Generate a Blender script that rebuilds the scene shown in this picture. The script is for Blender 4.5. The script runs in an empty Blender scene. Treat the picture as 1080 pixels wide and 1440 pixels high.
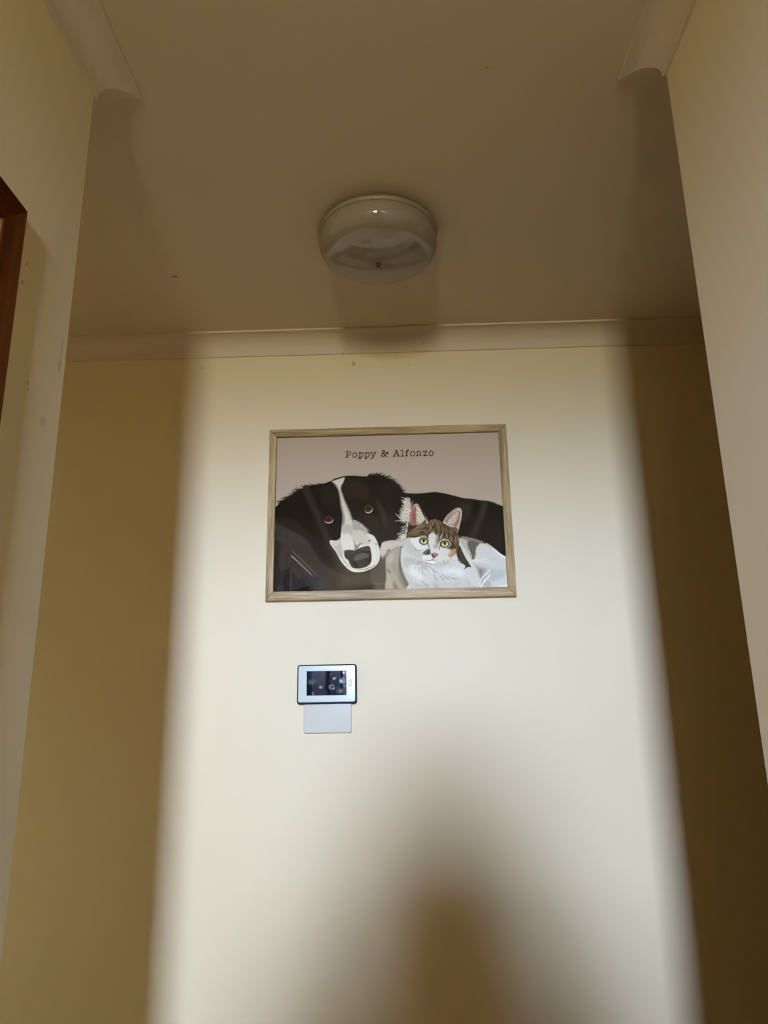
import bpy, bmesh, math, random
import numpy as np
from mathutils import Vector, Matrix

# ------------------------------------------------------------------ camera, sky, exposure
sc = bpy.context.scene
COL = sc.collection
EYE = 1.402                                   # lens height above the floor
F_PX, YAW, PITCH, ROLL = 1034.06, 0.0286, 0.2635, -0.0159
cam_d = bpy.data.cameras.new('camera')
cam_d.sensor_fit = 'VERTICAL'; cam_d.sensor_height = 36.0
cam_d.lens = F_PX/1440*36.0
cam_d.clip_start = 0.02
cam = bpy.data.objects.new('camera', cam_d); COL.objects.link(cam)
Rm = Matrix.Rotation(YAW, 3, 'Z') @ Matrix.Rotation(math.pi/2+PITCH, 3, 'X') @ Matrix.Rotation(-ROLL*-1, 3, 'Z')
cam.matrix_world = Matrix.Translation((0, 0, EYE)) @ Rm.to_4x4()
sc.camera = cam

world = bpy.data.worlds.new('daylight'); sc.world = world; world.use_nodes = True
wn = world.node_tree.nodes; wl = world.node_tree.links
SKY = (0.71, 0.92, 1.57); GROUND = (0.21, 0.22, 0.20); SKY_STRENGTH = 400.0
tc = wn.new('ShaderNodeTexCoord'); sx = wn.new('ShaderNodeSeparateXYZ'); rp = wn.new('ShaderNodeValToRGB')
mr = wn.new('ShaderNodeMapRange'); mr.inputs['From Min'].default_value = -0.05; mr.inputs['From Max'].default_value = 0.05
wl.new(tc.outputs['Generated'], sx.inputs[0]); wl.new(sx.outputs['Z'], mr.inputs['Value']); wl.new(mr.outputs[0], rp.inputs[0])
rp.color_ramp.elements[0].color = (*GROUND, 1); rp.color_ramp.elements[1].color = (*SKY, 1)
wl.new(rp.outputs[0], wn['Background'].inputs['Color']); wn['Background'].inputs['Strength'].default_value = SKY_STRENGTH

vs = sc.view_settings
vs.view_transform = 'Standard'; vs.look = 'None'; vs.gamma = 1.0; vs.use_curve_mapping = False
vs.exposure = 0.0
sc.cycles.max_bounces = 12; sc.cycles.diffuse_bounces = 7; sc.cycles.caustics_reflective = False; sc.cycles.sample_clamp_indirect = 6.0; sc.cycles.use_adaptive_sampling = False; sc.cycles.transparent_max_bounces = 16

# the one window, in the wall behind the photographer
WX0, WX1, WZ0, WZ1, WY = -0.374, 0.006, 1.69, 2.29, -2.43
def portal(name, w, h, loc, rz):
    d = bpy.data.lights.new(name, 'AREA'); d.shape = 'RECTANGLE'; d.size = w; d.size_y = h; d.cycles.is_portal = True
    o = bpy.data.objects.new(name, d); COL.objects.link(o); o.location = loc; o.rotation_euler = (math.pi/2, 0, rz)
portal('window_daylight', WX1-WX0, WZ1-WZ0, ((WX0+WX1)/2, WY-0.115, (WZ0+WZ1)/2), 0)      # looks into the hall (+Y)
# second small window, added with its side room to brighten the passage's left end
VX0, VX1, VZ0, VZ1, VY = -2.60, -2.30, 1.15, 1.53, 2.60
portal('added_room_daylight', VX1-VX0, VZ1-VZ0, ((VX0+VX1)/2, VY+0.115, (VZ0+VZ1)/2), math.pi)

# ------------------------------------------------------------------ helpers
def tag(o, label=None, cat=None, group=None, kind=None):
    if label: o['label'] = label
    if cat: o['category'] = cat
    if group: o['group'] = group
    if kind: o['kind'] = kind
    return o
def obj(name, bm, mat, parent=None, loc=None, smooth=False):
    me = bpy.data.meshes.new(name)
    bmesh.ops.recalc_face_normals(bm, faces=bm.faces[:])
    bm.to_mesh(me); bm.free()
    if smooth:
        for p in me.polygons: p.use_smooth = True
    if mat: me.materials.append(mat)
    o = bpy.data.objects.new(name, me); COL.objects.link(o)
    if parent: o.parent = parent
    if loc: o.location = loc
    return o
def empty(name, loc=(0, 0, 0)):
    o = bpy.data.objects.new(name, None); COL.objects.link(o); o.location = loc; o.empty_display_size = .05
    return o
def box(bm, x0, x1, y0, y1, z0, z1):
    v = [bm.verts.new((x, y, z)) for z in (z0, z1) for x, y in ((x0, y0), (x1, y0), (x1, y1), (x0, y1))]
    for f in ((0, 3, 2, 1), (4, 5, 6, 7), (0, 1, 5, 4), (1, 2, 6, 5), (2, 3, 7, 6), (3, 0, 4, 7)):
        bm.faces.new([v[i] for i in f])
def box_bm(*a):
    bm = bmesh.new(); box(bm, *a); return bm
def bevel(bm, w, seg=2, edges=None):
    bmesh.ops.bevel(bm, geom=edges or bm.edges[:], offset=w, segments=seg, profile=.5, affect='EDGES', clamp_overlap=True)
    return bm
def prism(pts, h0, h1, axis):
    """polygon in two axes pushed along the third: axis 'X' -> pts are (y,z), 'Y' -> (x,z), 'Z' -> (x,y)"""
    bm = bmesh.new()
    def P(a, b, h): return {'X': (h, a, b), 'Y': (a, h, b), 'Z': (a, b, h)}[axis]
    A = [bm.verts.new(P(a, b, h0)) for a, b in pts]; B = [bm.verts.new(P(a, b, h1)) for a, b in pts]
    bm.faces.new(A); bm.faces.new(B[::-1])
    for i in range(len(pts)):
        j = (i+1) % len(pts); bm.faces.new((A[i], A[j], B[j], B[i]))
    return bm
def rrect(w, h, r, n=6):
    out = []
    for cx, cy, a0 in ((w/2-r, h/2-r, 0), (-w/2+r, h/2-r, 90), (-w/2+r, -h/2+r, 180), (w/2-r, -h/2+r, 270)):
        for i in range(n+1):
            a = math.radians(a0+90*i/n); out.append((cx+r*math.cos(a), cy+r*math.sin(a)))
    return out
def loft(rings, cap0=True, cap1=True):
    bm = bmesh.new(); R = [[bm.verts.new(p) for p in r] for r in rings]
    n = len(R[0])
    for a, b in zip(R, R[1:]):
        for i in range(n): bm.faces.new((a[i], a[(i+1) % n], b[(i+1) % n], b[i]))
    if cap0: bm.faces.new(R[0][::-1])
    if cap1: bm.faces.new(R[-1])
    return bm
def plate(w, h, r, y_back, y_front, ch):
    """rounded plate standing on a wall, its front towards -Y with a rounded-over edge"""
    rings = [[(a, y_back, b) for a, b in rrect(w, h, r)]]
    for t in (0, .35, .7, 1):
        k = ch*(1-math.cos(t*math.pi/2)); d = ch*(1-math.sin(t*math.pi/2))
        rings.append([(a, y_front+d, b) for a, b in rrect(w-2*k, h-2*k, max(r-k, .0005))])
    return loft(rings)
def lathe(prof, n=64):
    bm = bmesh.new(); rows = []
    for r, z in prof:
        rows.append([bm.verts.new((0, 0, z))] if r < 1e-6 else [bm.verts.new((r*math.cos(2*math.pi*i/n), r*math.sin(2*math.pi*i/n), z)) for i in range(n)])
    for a, b in zip(rows, rows[1:]):
        for i in range(n):
            j = (i+1) % n
            if len(a) == 1: bm.faces.new((a[0], b[i], b[j]))
            elif len(b) == 1: bm.faces.new((a[i], a[j], b[0]))
            else: bm.faces.new((a[i], a[j], b[j], b[i]))
    return bm

# ------------------------------------------------------------------ materials
def new_mat(name):
    m = bpy.data.materials.new(name); m.use_nodes = True
    nt = m.node_tree; b = nt.nodes['Principled BSDF']
    return m, nt.nodes, nt.links, b
def noise(N, L, scale, detail=4, rough=.55, vec=None, coord='Object'):
    t = N.new('ShaderNodeTexNoise'); t.inputs['Scale'].default_value = scale; t.inputs['Detail'].default_value = detail; t.inputs['Roughness'].default_value = rough
    if vec is None:
        c = N.new('ShaderNodeTexCoord'); vec = c.outputs[coord]
    L.new(vec, t.inputs['Vector']); return t
def ramp(N, L, src, stops):
    r = N.new('ShaderNodeValToRGB'); e = r.color_ramp.elements
    while len(e) < len(stops): e.new(.5)
    for k, (p, c) in zip(e, stops): k.position = p; k.color = (*c, 1)
    L.new(src, r.inputs[0]); return r
def bump(N, L, b, src, strength, dist=.002):
    u = N.new('ShaderNodeBump'); u.inputs['Strength'].default_value = strength; u.inputs['Distance'].default_value = dist
    L.new(src, u.inputs['Height']); L.new(u.outputs[0], b.inputs['Normal'])
def scale_col(c, k): return tuple(min(v*k, 1) for v in c)

def plaster(name, col, rough=.6, bump_s=.12, marks=()):
    """painted plaster; marks = scuffs as (x, y, z, radius_x, radius_y, radius_z, darkness)"""
    m, N, L, b = new_mat(name)
    g = N.new('ShaderNodeNewGeometry')
    big = noise(N, L, 2.2, 3, .5, g.outputs['Position'])
    r = ramp(N, L, big.outputs['Fac'], ((.35, scale_col(col, .985)), (.65, scale_col(col, 1.015))))
    out = r.outputs[0]
    rag = noise(N, L, 260, 3, .6, g.outputs['Position'])
    for (x, y, z, rx, ry, rz, dk) in marks:
        s_ = N.new('ShaderNodeVectorMath'); s_.operation = 'SUBTRACT'; s_.inputs[1].default_value = (x, y, z); L.new(g.outputs['Position'], s_.inputs[0])
        d_ = N.new('ShaderNodeVectorMath'); d_.operation = 'DIVIDE'; d_.inputs[1].default_value = (rx, ry, rz); L.new(s_.outputs[0], d_.inputs[0])
        l_ = N.new('ShaderNodeVectorMath'); l_.operation = 'LENGTH'; L.new(d_.outputs[0], l_.inputs[0])
        a_ = N.new('ShaderNodeMath'); a_.operation = 'MULTIPLY_ADD'; a_.inputs[1].default_value = 1.6; L.new(rag.outputs['Fac'], a_.inputs[0]); L.new(l_.outputs['Value'], a_.inputs[2])
        mm = N.new('ShaderNodeMapRange'); mm.inputs['From Min'].default_value = 1.3; mm.inputs['From Max'].default_value = 1.9; mm.inputs['To Min'].default_value = dk; mm.inputs['To Max'].default_value = 0; L.new(a_.outputs[0], mm.inputs['Value'])
        mx = N.new('ShaderNodeMix'); mx.data_type = 'RGBA'; L.new(mm.outputs[0], mx.inputs['Factor']); L.new(out, mx.inputs['A']); mx.inputs['B'].default_value = (.16, .11, .06, 1)
        out = mx.outputs['Result']
    L.new(out, b.inputs['Base Color']); b.inputs['Roughness'].default_value = rough; b.inputs['Specular IOR Level'].default_value = .35
    nz = noise(N, L, 55, 5, .6, g.outputs['Position']); bump(N, L, b, nz.outputs['Fac'], bump_s, .0015)
    return m
def plain(name, col, rough=.5, spec=.5, metal=0., nscale=30, amp=.03, coat=0.):
    m, N, L, b = new_mat(name)
    n = noise(N, L, nscale, 3)
    r = ramp(N, L, n.outputs['Fac'], ((.3, scale_col(col, 1-amp)), (.7, scale_col(col, 1+amp)))); L.new(r.outputs[0], b.inputs['Base Color'])
    b.inputs['Roughness'].default_value = rough; b.inputs['Specular IOR Level'].default_value = spec; b.inputs['Metallic'].default_value = metal; b.inputs['Coat Weight'].default_value = coat
    return m
def wood(name, dark, mid, light, axis, rough=.45, s=1., coat=0., spec=.12):
    """grain runs along axis (0 x, 1 y, 2 z) in object space"""
    m, N, L, b = new_mat(name)
    c = N.new('ShaderNodeTexCoord'); mp = N.new('ShaderNodeMapping'); sc_ = [60*s, 60*s, 60*s]; sc_[axis] = 2.6*s
    mp.inputs['Scale'].default_value = sc_; L.new(c.outputs['Object'], mp.inputs['Vector'])
    n1 = noise(N, L, 3.2, 6, .65, mp.outputs[0]); n2 = noise(N, L, .9, 3, .5, mp.outputs[0])
    ad = N.new('ShaderNodeMath'); ad.operation = 'MULTIPLY_ADD'; ad.inputs[1].default_value = .55; L.new(n1.outputs['Fac'], ad.inputs[0])
    m2 = N.new('ShaderNodeMath'); m2.operation = 'MULTIPLY'; m2.inputs[1].default_value = .45; L.new(n2.outputs['Fac'], m2.inputs[0]); L.new(m2.outputs[0], ad.inputs[2])
    r = ramp(N, L, ad.outputs[0], ((.36, dark), (.5, mid), (.64, light))); L.new(r.outputs[0], b.inputs['Base Color'])
    b.inputs['Roughness'].default_value = rough; b.inputs['Coat Weight'].default_value = coat; b.inputs['Coat Roughness'].default_value = .2
    b.inputs['Specular IOR Level'].default_value = spec
    bump(N, L, b, n1.outputs['Fac'], .15, .0008)
    return m
def clear_glass(name, gloss=.5, rough=.02):
    m, N, L, b = new_mat(name); N.remove(b)
    t = N.new('ShaderNodeBsdfTransparent'); g = N.new('ShaderNodeBsdfGlossy'); g.inputs['Roughness'].default_value = rough
    f = N.new('ShaderNodeFresnel'); f.inputs['IOR'].default_value = 1.45
    fm = N.new('ShaderNodeMath'); fm.operation = 'MULTIPLY'; fm.inputs[1].default_value = gloss; L.new(f.outputs[0], fm.inputs[0])
    x = N.new('ShaderNodeMixShader'); L.new(fm.outputs[0], x.inputs[0]); L.new(t.outputs[0], x.inputs[1]); L.new(g.outputs[0], x.inputs[2])
    L.new(x.outputs[0], N['Material Output'].inputs['Surface']); return m
def painted(name, rough=.55, emit=0., coat=0.):
    """flat print: its inks come from the mesh's colour layer"""
    m, N, L, b = new_mat(name)
    a = N.new('ShaderNodeVertexColor'); a.layer_name = 'ink'; L.new(a.outputs['Color'], b.inputs['Base Color'])
    b.inputs['Roughness'].default_value = rough; b.inputs['Specular IOR Level'].default_value = .2 if emit else 0.
    if emit:
        L.new(a.outputs['Color'], b.inputs['Emission Color']); b.inputs['Emission Strength'].default_value = emit
        L.remove(b.inputs['Base Color'].links[0]); b.inputs['Base Color'].default_value = (.006, .006, .008, 1)
    return m

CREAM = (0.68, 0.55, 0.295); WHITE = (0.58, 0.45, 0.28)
M_WALL_L = plaster('cream_paint_left', CREAM, marks=((-.4774, .8142, 1.9627, .003, .002, .004, .7), (-.4774, .8104, 1.9334, .003, .0035, .003, .7), (-.4774, .8490, 1.8135, .003, .003, .004, .6), (-.4774, .852, 1.806, .003, .002, .004, .5), (-.4774, .9262, 1.895, .004, .003, .03, .28), (-.4774, .9237, 1.872, .004, .004, .012, .35), (-.4774, .897, 1.78, .004, .008, .01, .2)))
M_WALL_R = plaster('cream_paint_right', CREAM)
M_WALL_F = plaster('cream_paint_far', CREAM, marks=((-.1297, 1.833, 2.3165, .007, .004, .003, .7), (-.1290, 1.833, 2.321, .0025, .004, .006, .7), (-.55, 1.833, 2.318, .012, .004, .004, .25), (.023, 1.833, 2.3085, .003, .004, .004, .4)))
M_WALL = plaster('cream_paint', CREAM)
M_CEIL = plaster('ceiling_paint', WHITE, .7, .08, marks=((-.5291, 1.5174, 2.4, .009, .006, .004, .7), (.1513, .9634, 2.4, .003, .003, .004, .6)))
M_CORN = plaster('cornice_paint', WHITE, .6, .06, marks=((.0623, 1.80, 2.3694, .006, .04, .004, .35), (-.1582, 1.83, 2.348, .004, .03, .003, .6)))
M_FLOOR = wood('floor_timber', (.12, .063, .028), (.165, .087, .039), (.21, .11, .05), 1, .6, .3)
M_JAMB = wood('dark_stained_timber', (.045, .011, .002), (.075, .020, .003), (.105, .030, .005), 2, .6, 1, 0, .02)
M_HEAD = wood('dark_stained_timber_head', (.035, .007, .001), (.060, .012, .002), (.080, .019, .003), 1, .6, 1, 0, .02)
M_LINING = wood('honey_timber', (.15, .060, .009), (.20, .085, .013), (.25, .11, .018), 2, .5, .8, 0, .05)
M_DOOR = wood('honey_timber_door', (.26, .12, .04), (.36, .17, .06), (.44, .22, .08), 2, .4, .6, .2)
M_BRASS = plain('brass', (.62, .45, .18), .3, .5, 1.)
M_GLASS = clear_glass('window_glass')

# ------------------------------------------------------------------ the setting
XL, XR, YC, YF, ZT = -0.4774, 0.4231, 0.940, 1.833, 2.400
CD, CP = 0.052, 0.0546                        # cornice drop and projection
EL, ER = -1.55, 2.6                           # ends of the cross passage
TH = 0.10
RX0, RY0 = -3.5, 0.2                         # unseen side room, added to bring light in at the left end
DY1, DZ = 0.750, 1.983; DY0 = DY1-.74         # left doorway
def struct(name, bm, mat, label, cat, parent=None):
    return tag(obj(name, bm, mat, parent), label, cat, kind='structure')
struct('floor', box_bm(RX0-TH, ER+TH, WY-TH, VY+TH, -.06, 0), M_FLOOR, 'brown timber floor of the hallway, below the picture', 'floor')
struct('ceiling', box_bm(RX0-TH, ER+TH, WY-TH, VY+TH, ZT, ZT+.06), M_CEIL, 'flat off white painted plaster ceiling over hall and cross passage', 'ceiling')
struct('wall_left', prism([(WY, 0), (DY0-.022, 0), (DY0-.022, DZ+.022), (DY1+.022, DZ+.022), (DY1+.022, 0), (YC, 0), (YC, ZT), (WY, ZT)], XL-TH, XL, 'X'), M_WALL_L, 'near cream wall on the left with the timber door frame', 'wall')
struct('wall_right', box_bm(XR, XR+TH, WY, YC, 0, ZT), M_WALL_R, 'near plain cream wall on the right ending in a sharp corner', 'wall')
struct('wall_far', box_bm(EL, ER, YF, YF+TH, 0, ZT), M_WALL_F, 'far cream wall with the framed pet print and a patch of daylight', 'wall')
struct('wall_passage_left', box_bm(EL, XL-TH, YC-TH, YC, 0, ZT), M_WALL, 'cream wall of the cross passage hidden behind the left corner', 'wall')
struct('wall_passage_right', box_bm(XR+TH, ER, YC-TH, YC, 0, ZT), M_WALL, 'cream wall of the cross passage hidden behind the right corner', 'wall')
struct('wall_end_left', prism([(RY0, 0), (YC+.03, 0), (YC+.03, 2.34), (YF-.03, 2.34), (YF-.03, 0), (VY, 0), (VY, ZT), (RY0, ZT)], EL-TH, EL, 'X'), M_WALL, 'cream wall with an added open doorway at the left end of the passage', 'wall')  # opening made to let side room light reach the passage
struct('wall_added_room_near', box_bm(RX0, EL-TH, RY0-TH, RY0, 0, ZT), M_WALL, 'cream wall of the added side room nearest the photographer', 'wall')
struct('wall_added_room_outer', box_bm(RX0-TH, RX0, RY0-TH, VY+TH, 0, ZT), M_WALL, 'cream outer wall of the added side room on the left', 'wall')
bm = bmesh.new()
box(bm, RX0, VX0, VY, VY+TH, 0, ZT); box(bm, VX1, EL, VY, VY+TH, 0, ZT); box(bm, VX0, VX1, VY, VY+TH, 0, VZ0); box(bm, VX0, VX1, VY, VY+TH, VZ1, ZT)
struct('wall_added_room_window', bm, M_WALL, 'cream wall of the added side room around its small window', 'wall')
struct('wall_end_right', box_bm(ER, ER+TH, YC-TH, YF+TH, 0, ZT), M_WALL, 'cream wall closing the right end of the cross passage', 'wall')
bm = bmesh.new()
box(bm, XL-TH, WX0, WY-TH, WY, 0, ZT); box(bm, WX1, XR+TH, WY-TH, WY, 0, ZT); box(bm, WX0, WX1, WY-TH, WY, 0, WZ0); box(bm, WX0, WX1, WY-TH, WY, WZ1, ZT)
struct('wall_back', bm, M_WALL, 'cream wall behind the photographer around the small window', 'wall')

# unseen dark door, added round the right corner to cut bounce light there
d2 = tag(empty('added_door_2', (1.08, YC, 0)), 'dark timber door added unseen round the right corner to absorb light', 'door', kind='structure')
for a in ((-.45, -.41, 0, 2.08), (.41, .45, 0, 2.08), (-.41, .41, 2.04, 2.08)): obj('architrave', box_bm(a[0], a[1], 0, .016, a[2], a[3]), M_JAMB, d2)
obj('leaf', box_bm(-.41, .41, 0, .006, .005, 2.04), M_JAMB, d2)

# dark timber doors added behind the photographer to soak up bounced light
for n_, x_, rz_, y_, lab in (('added_door_3', XR, math.pi/2, -1.15, 'dark stained timber door added on the right behind the photographer'), ('added_door_4', XL, -math.pi/2, -1.25, 'dark stained timber door added on the left behind the photographer')):
    d3 = tag(empty(n_, (x_, y_, 0)), lab, 'door', kind='structure'); d3.rotation_euler.z = rz_
    for a in ((-.45, -.41, 0, 2.08), (.41, .45, 0, 2.08), (-.41, .41, 2.04, 2.08)): obj('architrave', box_bm(a[0], a[1], 0, .016, a[2], a[3]), M_JAMB, d3)
    obj('leaf', box_bm(-.41, .41, 0, .006, .005, 2.04), M_JAMB, d3)
d5 = tag(empty('added_door_5', (-.05, WY, 0)), 'dark timber front door added below the window behind the photographer', 'door', kind='structure')  # added so the back wall bounces less light
obj('leaf', box_bm(-.40, .44, 0, .008, .005, 1.62), M_JAMB, d5)

# window in the back wall: four frame bars and a pane
M_WFRAME = plain('white_window_paint', (.75, .73, .68), .4)
def window(name, label, x0, x1, z0, z1, y, s):
    win = tag(empty(name, ((x0+x1)/2, y, z0)), label, 'window', kind='structure'); w_, h_ = x1-x0, z1-z0
    ya, yb = sorted((s*.02, s*.06)); pa, pb = sorted((s*.038, s*.042))
    for a in ((-w_/2, -w_/2+.018, 0, h_), (w_/2-.018, w_/2, 0, h_), (-w_/2+.018, w_/2-.018, 0, .018), (-w_/2+.018, w_/2-.018, h_-.018, h_)):
        obj('window_frame', box_bm(a[0], a[1], ya, yb, a[2], a[3]), M_WFRAME, win)
    obj('pane', box_bm(-w_/2+.018, w_/2-.018, pa, pb, .018, h_-.018), M_GLASS, win)
window('window_1', 'small white framed window high in the wall behind the photographer', WX0, WX1, WZ0, WZ1, WY, -1)
window('added_window_2', 'small white framed window added to light the side room on the left', VX0, VX1, VZ0, VZ1, VY, 1)  # unseen, added as daylight for the left end

# cornices: coved profile swept along wall lines (path runs with the room on its left)
def cornice(path, name, label):
    prof = [(0, -CD), (.004, -CD), (.005, -CD+.004)]
    for i in range(1, 9):
        t = i/9*math.pi/2; prof.append((.005+(CP-.010)*(1-math.cos(t)), -CD+.004+(CD-.009)*math.sin(t)))
    prof += [(CP-.005, -.005), (CP-.001, -.005), (CP, -.004), (CP, 0)]
    pts = [Vector(p) for p in path]; n = len(pts); rings = []
    for i, p in enumerate(pts):
        ds = []
        if i > 0: ds.append((pts[i]-pts[i-1]).normalized())
        if i < n-1: ds.append((pts[i+1]-pts[i]).normalized())
        ns = [Vector((-d.y, d.x)) for d in ds]
        nn = (ns[0]+ns[-1]).normalized(); nn /= nn.dot(ns[0])
        rings.append([(p.x+nn.x*a, p.y+nn.y*a, ZT+b) for a, b in prof]+[(p.x, p.y, ZT)])
    o = struct(name, loft(rings), M_CORN, label, 'cornice')
    for p in o.data.polygons: p.use_smooth = False
    return o
cornice([(XL, WY), (XL, YC), (EL, YC)][::-1], 'trim_1', 'coved plaster cornice along the top of the near left wall')
cornice([(ER, YC), (XR, YC), (XR, WY)][::-1], 'trim_2', 'coved plaster cornice along the top of the near right wall')
cornice([(ER, YF), (EL, YF)], 'trim_3', 'straight coved cornice along the top of the far wall')

# left doorway: dark architrave, honey timber lining, closed leaf
door = tag(empty('door_1', (XL, (DY0+DY1)/2, 0)), 'dark stained timber door frame at the left edge', 'door', kind='structure')
ox, oy = XL, (DY0+DY1)/2
AW, AT = .037, .0085; d_ = (DY1-DY0)/2
def arch(pts, mat):
    bm = prism(pts, 0, AT, 'X'); ed = [e for e in bm.edges if all(v.co.x > AT-.0001 for v in e.verts)]
    for v in bm.verts:
        if v.co.x > .001 and abs(v.co.y) < d_+.001: v.co.x = .0025          # face slopes down to a thin inner edge
    obj('architrave', bm, mat, door)
arch([(d_, 0), (d_+AW, 0), (d_+AW, DZ+AW), (d_, DZ)], M_JAMB)
arch([(-d_, 0), (-d_-AW, 0), (-d_-AW, DZ+AW), (-d_, DZ)], M_JAMB)
arch([(d_, DZ), (d_+AW, DZ+AW), (-d_-AW, DZ+AW), (-d_, DZ)], M_HEAD)
for a in ((d_+.003, d_+.021, 0, DZ+.003), (-d_-.021, -d_-.003, 0, DZ+.003)): obj('jamb_lining', box_bm(-TH, -.0005, a[0], a[1], a[2], a[3]), M_LINING, door)
obj('head_lining', box_bm(-TH, -.0005, -d_-.003, d_+.003, DZ+.003, DZ+.021), M_LINING, door)
leaf = obj('leaf', bevel(box_bm(-TH+.002, -TH+.038, -d_-.001, d_+.001, .006, DZ+.001), .002), M_DOOR, door)
kb = lathe([(0, .05), (.018, .048), (.026, .036), (.022, .022), (.009, .014), (.009, .004), (.026, .003), (.026, 0), (0, 0)], 24)
bmesh.ops.rotate(kb, verts=kb.verts[:], cent=(0, 0, 0), matrix=Matrix.Rotation(math.pi/2, 3, 'Y'))
obj('door_knob', kb, M_BRASS, leaf, (-TH+.038, -d_+.06, 1.0), True)
# ------------------------------------------------------------------ the pet print's painter
PRINT_BG = (182, 169, 164); PRINT_GAIN = (1.08, .93, .57); SCREEN_EMIT = 0.9
PERSON = (-.046, -.21, 1.585)
class Canvas:
    """small polygon painter; shapes are given in picture units and mapped to the canvas by M (3x3)"""
    def __init__(s, w, h, M, k, bg):
        s.w, s.h, s.M, s.k = w, h, M, k
        s.a = np.zeros((h, w, 3)); s.a[:] = bg
        s.rng = random.Random(5)
    def tr(s, P):
        P = np.asarray(P, float); Q = np.c_[P, np.ones(len(P))] @ s.M.T
        return Q[:, :2] / Q[:, 2:]
    @staticmethod
    def spline(P, closed=True, n=5):
        P = np.asarray(P, float); N = len(P); out = []
        t = np.linspace(0, 1, n, endpoint=False)[:, None]
        for i in range(N if closed else N - 1):
            if closed: a, b, c, d = P[i-1], P[i], P[(i+1) % N], P[(i+2) % N]
            else: a, b, c, d = P[max(i-1, 0)], P[i], P[i+1], P[min(i+2, N-1)]
            out.append(.5*((2*b) + (c-a)*t + (2*a-5*b+4*c-d)*t*t + (3*b-a-3*c+d)*t**3))
        if not closed: out.append(P[-1:])
        return np.vstack(out)
    @staticmethod
    def gauss(m, sg):
        r = int(3*sg)+1; x = np.arange(-r, r+1); g = np.exp(-x*x/(2*sg*sg)); g /= g.sum()
        m = np.pad(m, r)
        m = sum(g[i]*m[i:m.shape[0]-2*r+i] for i in range(2*r+1))
        return sum(g[i]*m[:, i:m.shape[1]-2*r+i] for i in range(2*r+1))
    def poly(s, Q, col, alpha=1., blur=0.):
        pad = int(3*blur)+3
        x0 = max(int(Q[:, 0].min())-pad, 0); x1 = min(int(Q[:, 0].max())+pad+1, s.w)
        y0 = max(int(Q[:, 1].min())-pad, 0); y1 = min(int(Q[:, 1].max())+pad+1, s.h)
        if x1 <= x0 or y1 <= y0: return
        W, H = x1-x0, y1-y0
        acc = np.zeros((H, W)); xs = np.arange(W)+x0
        A = Q; B = np.roll(Q, -1, 0)
        SS = 3
        for sub in range(SS):
            ys = np.arange(H)+y0+(sub+.5)/SS
            cnt = np.zeros((H, W+1))
            for (ax, ay), (bx, by) in zip(A, B):
                if ay == by: continue
                lo, hi = (ay, by) if ay < by else (by, ay)
                i0 = max(int(np.searchsorted(ys, lo)), 0); i1 = int(np.searchsorted(ys, hi))
                if i1 <= i0: continue
                xc = ax+(ys[i0:i1]-ay)*(bx-ax)/(by-ay)-x0
                xc = np.clip(xc, 0, W-1e-6); xi = xc.astype(int); fr = xc-xi
                sg = 1. if by > ay else -1.
                rows = np.arange(i0, i1)
                np.add.at(cnt, (rows, xi), sg*(1-fr)); np.add.at(cnt, (rows, xi+1), sg*fr)
            acc += np.minimum(np.abs(np.cumsum(cnt, 1)[:, :W]), 1)
        acc /= SS
        if blur > .3: acc = s.gauss(acc, blur)
        m = (acc*alpha)[:, :, None]
        s.a[y0:y1, x0:x1] = s.a[y0:y1, x0:x1]*(1-m)+np.asarray(col, float)*m
    def fill(s, P, col, blur=0., alpha=1., smooth=True):
        if smooth: P = s.spline(P)
        s.poly(s.tr(P), col, alpha, blur*s.k)
    def stroke(s, P, w0, w1, col, alpha=1., blur=0., wm=None):
        P = s.spline(P, False) if len(P) > 2 else np.asarray(P, float)
        if len(P) == 2: P = np.array([P[0]+(P[1]-P[0])*t for t in np.linspace(0, 1, 5)])
        T = np.gradient(P, axis=0); T /= np.linalg.norm(T, axis=1)[:, None]+1e-9
        N = np.c_[-T[:, 1], T[:, 0]]; t = np.linspace(0, 1, len(P))[:, None]
        w = w0*(1-t)+w1*t if wm is None else np.where(t < .5, w0+(wm-w0)*2*t, wm+(w1-wm)*(2*t-1))
        s.poly(s.tr(np.vstack([P+N*w/2, (P-N*w/2)[::-1]])), col, alpha, blur*s.k)
    def ell(s, c, rx, ry, col, rot=0, blur=0., alpha=1.):
        t = np.linspace(0, 2*math.pi, 28, endpoint=False); cr, sr = math.cos(rot), math.sin(rot)
        s.poly(s.tr(np.c_[c[0]+rx*np.cos(t)*cr-ry*np.sin(t)*sr, c[1]+rx*np.cos(t)*sr+ry*np.sin(t)*cr]), col, alpha, blur*s.k)
    def fur(s, P, n, ang, L, w, col, jit=.25, alpha=.8, blur=.15):
        """hairs along a polyline; ang = (start, end) direction in degrees (0 right, 90 down)"""
        P = s.spline(P, False, 12); R = s.rng
        for i in range(n):
            t = (i+R.random())/n; q = P[min(int(t*(len(P)-1)), len(P)-1)]
            a = math.radians(ang[0]+(ang[1]-ang[0])*t)+R.gauss(0, jit); l = L*(.55+.8*R.random())
            d = np.array([math.cos(a), math.sin(a)]); nn = np.array([-d[1], d[0]])*R.uniform(-.18, .18)*l
            c = col[R.randrange(len(col))] if isinstance(col, list) else col
            s.stroke([q-d*l*.35, q+d*l*.3+nn, q+d*l*.75+nn*.6], w, w*.1, c, alpha, blur, wm=w*.8)

def zoomer(x0, y0, k):
    return lambda *L: [(x0+L[i]/k, y0+L[i+1]/k) for i in range(0, len(L), 2)]

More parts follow.
